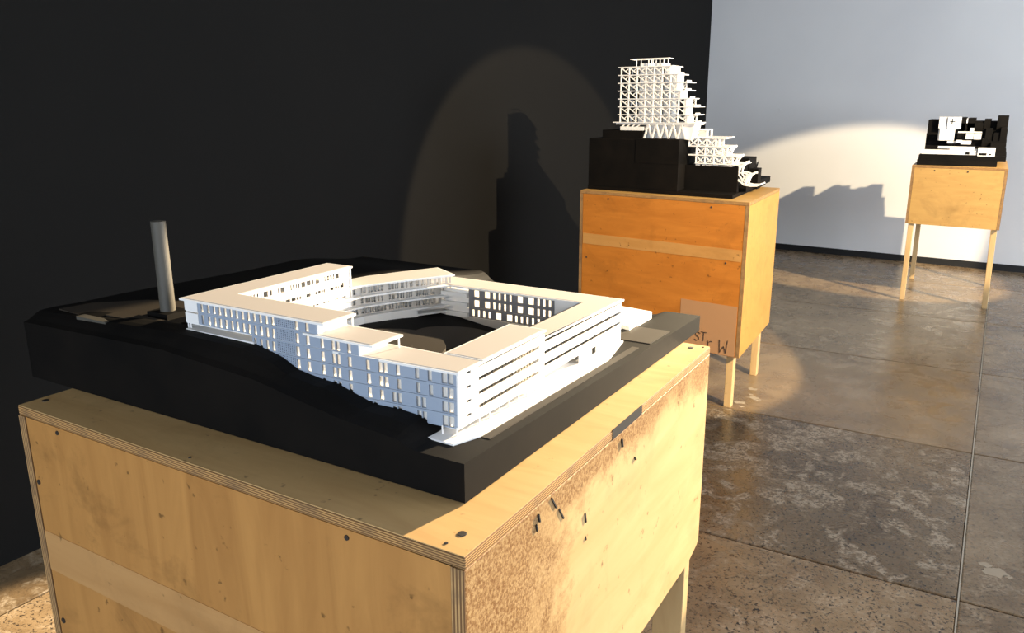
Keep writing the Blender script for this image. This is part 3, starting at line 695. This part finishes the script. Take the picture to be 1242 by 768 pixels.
# tower foot
lb('foot_slab', .632, .772, BF-.002, BB, .311, .330, M_mw)
lb('foot_slab', .345, .80, BF, BB, .3405, .349, M_mw)
q_ = MB()
for a in (.765, .735, .705, .675): q_.bar(L2(a, BF+.004, .329), L2(a-.02, BF+.004, .342), .005)
xs = [.628, .583, .536, .488, .440, .392]
for a, b in zip(xs[:-1], xs[1:]):
    q_.bar(L2(a, BF+.002, .273), L2((a+b)/2, BF+.002, .342), .008); q_.bar(L2((a+b)/2, BF+.002, .342), L2(b, BF+.002, .273), .008)
q_.build('foot_truss', M_mw, m2, o2m)
lb('foot_wall', .415, .630, BF+.03, BF+.034, .273, .3405, M_mw)
MB().add([L2(.445, BF+.010, .273), L2(.365, BF+.010, .268), L2(.348, BF+.010, .349), L2(.400, BF+.010, .349), L2(.445, BB-.05, .273), L2(.365, BB-.05, .268), L2(.348, BB-.05, .349), L2(.400, BB-.05, .349)],
         [(0, 1, 2, 3), (7, 6, 5, 4), (0, 4, 5, 1), (1, 5, 6, 2), (2, 6, 7, 3), (3, 7, 4, 0)]).build('foot_ramp', M_mw, m2, o2m)
# lower terraces
LF, LBk = .21, .38
LV = [(.150, .345, .131), (.195, .350, .150), (.238, .388, .190), (.280, .388, .205)]
lb('terrace_slab', .131, .390, LF-.006, LBk, .190, .196, M_mw)
lb('terrace_slab', .172, .392, LF-.006, LBk, .2345, .240, M_mw)
lb('terrace_slab', .190, .395, LF-.006, LBk, .2755, .2825, M_mw)
lb('terrace_slab', .115, .350, LF-.006, LBk, .150, .155, M_mw)
lb('terrace_slab', .150, .300, LF, LBk, .142, .1455, M_mw)
for z0, z1, xs in ((.155, .190, (.346, .298, .250, .196, .150)), (.196, .2345, (.346, .298, .250, .205, .180)), (.240, .2755, (.388, .340, .292, .244, .226))):
    for b_ in (LF, LF+.09):
        q_ = MB()
        for x in xs: q_.bar(L2(x, b_, z0), L2(x, b_, z1), .0062)
        for x, y in zip(xs[:-1], xs[1:]):
            q_.bar(L2(x, b_, z1), L2((x+y)/2, b_, z0+.012), .0052); q_.bar(L2((x+y)/2, b_, z0+.012), L2(y, b_, z1), .0052)
            q_.bar(L2((x+y)/2, b_, z0+.012), L2(x, b_, z0), .0040)
            q_.bar(L2((x+y)/2, b_, z0+.012), L2(y, b_, z0), .0040)
        q_.build('truss', M_mw, m2, o2m)
for x in (.335, .30, .24, .18): lb('terrace_post', x-.012, x+.012, LF, LF+.1, .142, .1505, M_mw)
# pergola on top of the lower terraces
q_ = MB()
for b_ in (LF+.02, LF+.10):
    q_.bar(L2(.377, b_, .318), L2(.293, b_, .318), .0045)
    for a in (.375, .30, .295): q_.bar(L2(a, b_, .282), L2(a, b_, .318), .0040)
for a in (.377, .335, .293): q_.bar(L2(a, LF+.02, .318), L2(a, LF+.10, .318), .0045)
q_.build('pergola', M_mw, m2, o2m)
lb('pergola_wall', .315, .365, LF+.06, LF+.064, .283, .313, M_glaz)
# struts and curved ribs running down to the base
def rib(pts, b0, b1, wd, name='curved_rib'):
    n = len(pts); vs = []
    for i, (a, z) in enumerate(pts):
        p = Vector(pts[max(i-1, 0)]); q = Vector(pts[min(i+1, n-1)]); t = (q-p).normalized(); nn = Vector((-t.y, t.x))*wd/2
        for s_ in (1, -1):
            for b_ in (b0, b1): vs.append(L2(a+nn.x*s_, b_, z+nn.y*s_))
    fs = [(0, 1, 3, 2), (4*n-4, 4*n-2, 4*n-1, 4*n-3)]
    for i in range(n-1):
        c = 4*i
        fs += [(c, c+4, c+5, c+1), (c+2, c+3, c+7, c+6), (c, c+2, c+6, c+4), (c+1, c+5, c+7, c+3)]
    MB().add(vs, fs).build(name, M_mw, m2, o2m)
for b0 in (LF, LF+.07):
    rib([(.196, .190), (.178, .205), (.166, .225), (.150, .240)], b0, b0+.012, .006)
    rib([(.150, .152), (.140, .165), (.128, .182), (.112, .196)], b0, b0+.012, .006)
    rib([(.128, .060), (.124, .085), (.122, .110), (.113, .140), (.096, .160), (.080, .165)], b0, b0+.018, .013)
    rib([(.080, .058), (.074, .080), (.064, .100), (.050, .112), (.036, .114)], b0, b0+.018, .009)
    rib([(.125, .085), (.110, .075), (.098, .068), (.085, .058), (.050, .054), (.020, .056), (-.006, .066)], b0, b0+.018, .008)
    rib([(.120, .112), (.100, .115), (.078, .112), (.062, .106)], b0, b0+.012, .0055)
    rib([(.118, .108), (.100, .088), (.094, .070)], b0, b0+.012, .0055)
    rib([(.070, .108), (.090, .088), (.098, .070)], b0, b0+.012, .0055)
lb('terrace_slab', .090, .150, LF, LBk, .153, .157, M_mw)

# ---------------------------------------------------------------- hillside site model
o3m = (-.25, 7.2, Z3)
m3 = thing('architectural_model', o3m, 'dark stepped hillside site model with small white buildings', 'model', 'architectural models')
def sb(name, x0, x1, y0, y1, z0, z1, m): return MB().box(x0, x1, y0, y1, Z3+z0, Z3+z1).build(name, m, m3, o3m)
def skx(x0, x1, z0, z1, y0, dy, name, m):       # block with given silhouette on its front plane y0
    sb(name, x0, x1, y0, y0+dy, z0, z1, m)
sb('base_board', -.535, -.012, 6.872, 7.64, 0, .040, M_black)
sb('base_board', -.530, .040, 6.905, 7.64, .040, .074, M_black)
blocks = [(-.510, .035, 7.00, .100), (-.505, .030, 7.08, .135), (-.500, .028, 7.14, .175), (-.516, -.30, 7.20, .225), (-.30, .026, 7.20, .205), (-.150, .026, 7.24, .250), (-.518, -.440, 7.26, .325), (-.440, -.30, 7.26, .250),
          (-.300, -.262, 7.30, .342), (-.247, -.198, 7.30, .338), (-.300, -.14, 7.30, .300), (-.198, -.136, 7.33, .316), (-.136, -.092, 7.32, .331), (-.092, -.050, 7.33, .315), (-.050, .022, 7.28, .357), (-.115, -.07, 7.17, .265), (-.06, -.02, 7.16, .235), (-.018, .022, 7.15, .275),
          (-.49, -.45, 7.16, .20), (-.13, -.09, 7.10, .19), (-.07, .02, 7.06, .165), (-.30, -.25, 7.15, .225), (-.35, -.31, 7.06, .15)]
for i, (x0, x1, y0, z1) in enumerate(blocks):
    sb('terrain_block', x0, x1, y0, 7.62-.002*i, .074, z1, M_black)
wb = [(-.515, -.150, 6.915, .080, .112, .05), (-.144, -.034, 6.905, .074, .134, .06), (-.330, -.150, 6.945, .112, .120, .05), (-.412, -.168, 6.985, .120, .136, .02),
      (-.428, -.320, 7.085, .175, .258, .06), (-.418, -.385, 7.075, .175, .268, .03), (-.300, -.262, 7.06, .160, .180, .03), (-.268, -.200, 7.055, .150, .176, .04), (-.240, -.192, 7.09, .188, .228, .05), (-.188, -.140, 7.09, .186, .227, .05),
      (-.440, -.388, 7.22, .262, .347, .06), (-.380, -.290, 7.21, .258, .347, .07), (-.222, -.196, 7.19, .240, .266, .03), (-.256, -.249, 7.30, .28, .335, .02), (-.36, -.30, 7.075, .155, .170, .04), (-.30, -.14, 7.18, .236, .240, .04)]
for x0, x1, y0, z0, z1, dy in wb: sb('white_building', x0, x1, y0, y0+dy, min(z0, z1-.01), z1, M_mw)
for x0, x1, z0, z1 in ((-.222, -.196, .083, .100), (-.136, -.086, .080, .096), (-.072, -.056, .082, .092)): sb('window_slot', x0, x1, 6.9035 if x0 > -.15 else 6.9135, 6.92, z0, z1, M_black)
sb('window_slot', -.352, -.346, 7.2085, 7.215, .29, .335, M_black); sb('window_slot', -.366, -.330, 7.2085, 7.215, .310, .316, M_black)
for m_ in (m1, m2, m3): m_.location.z += .0012
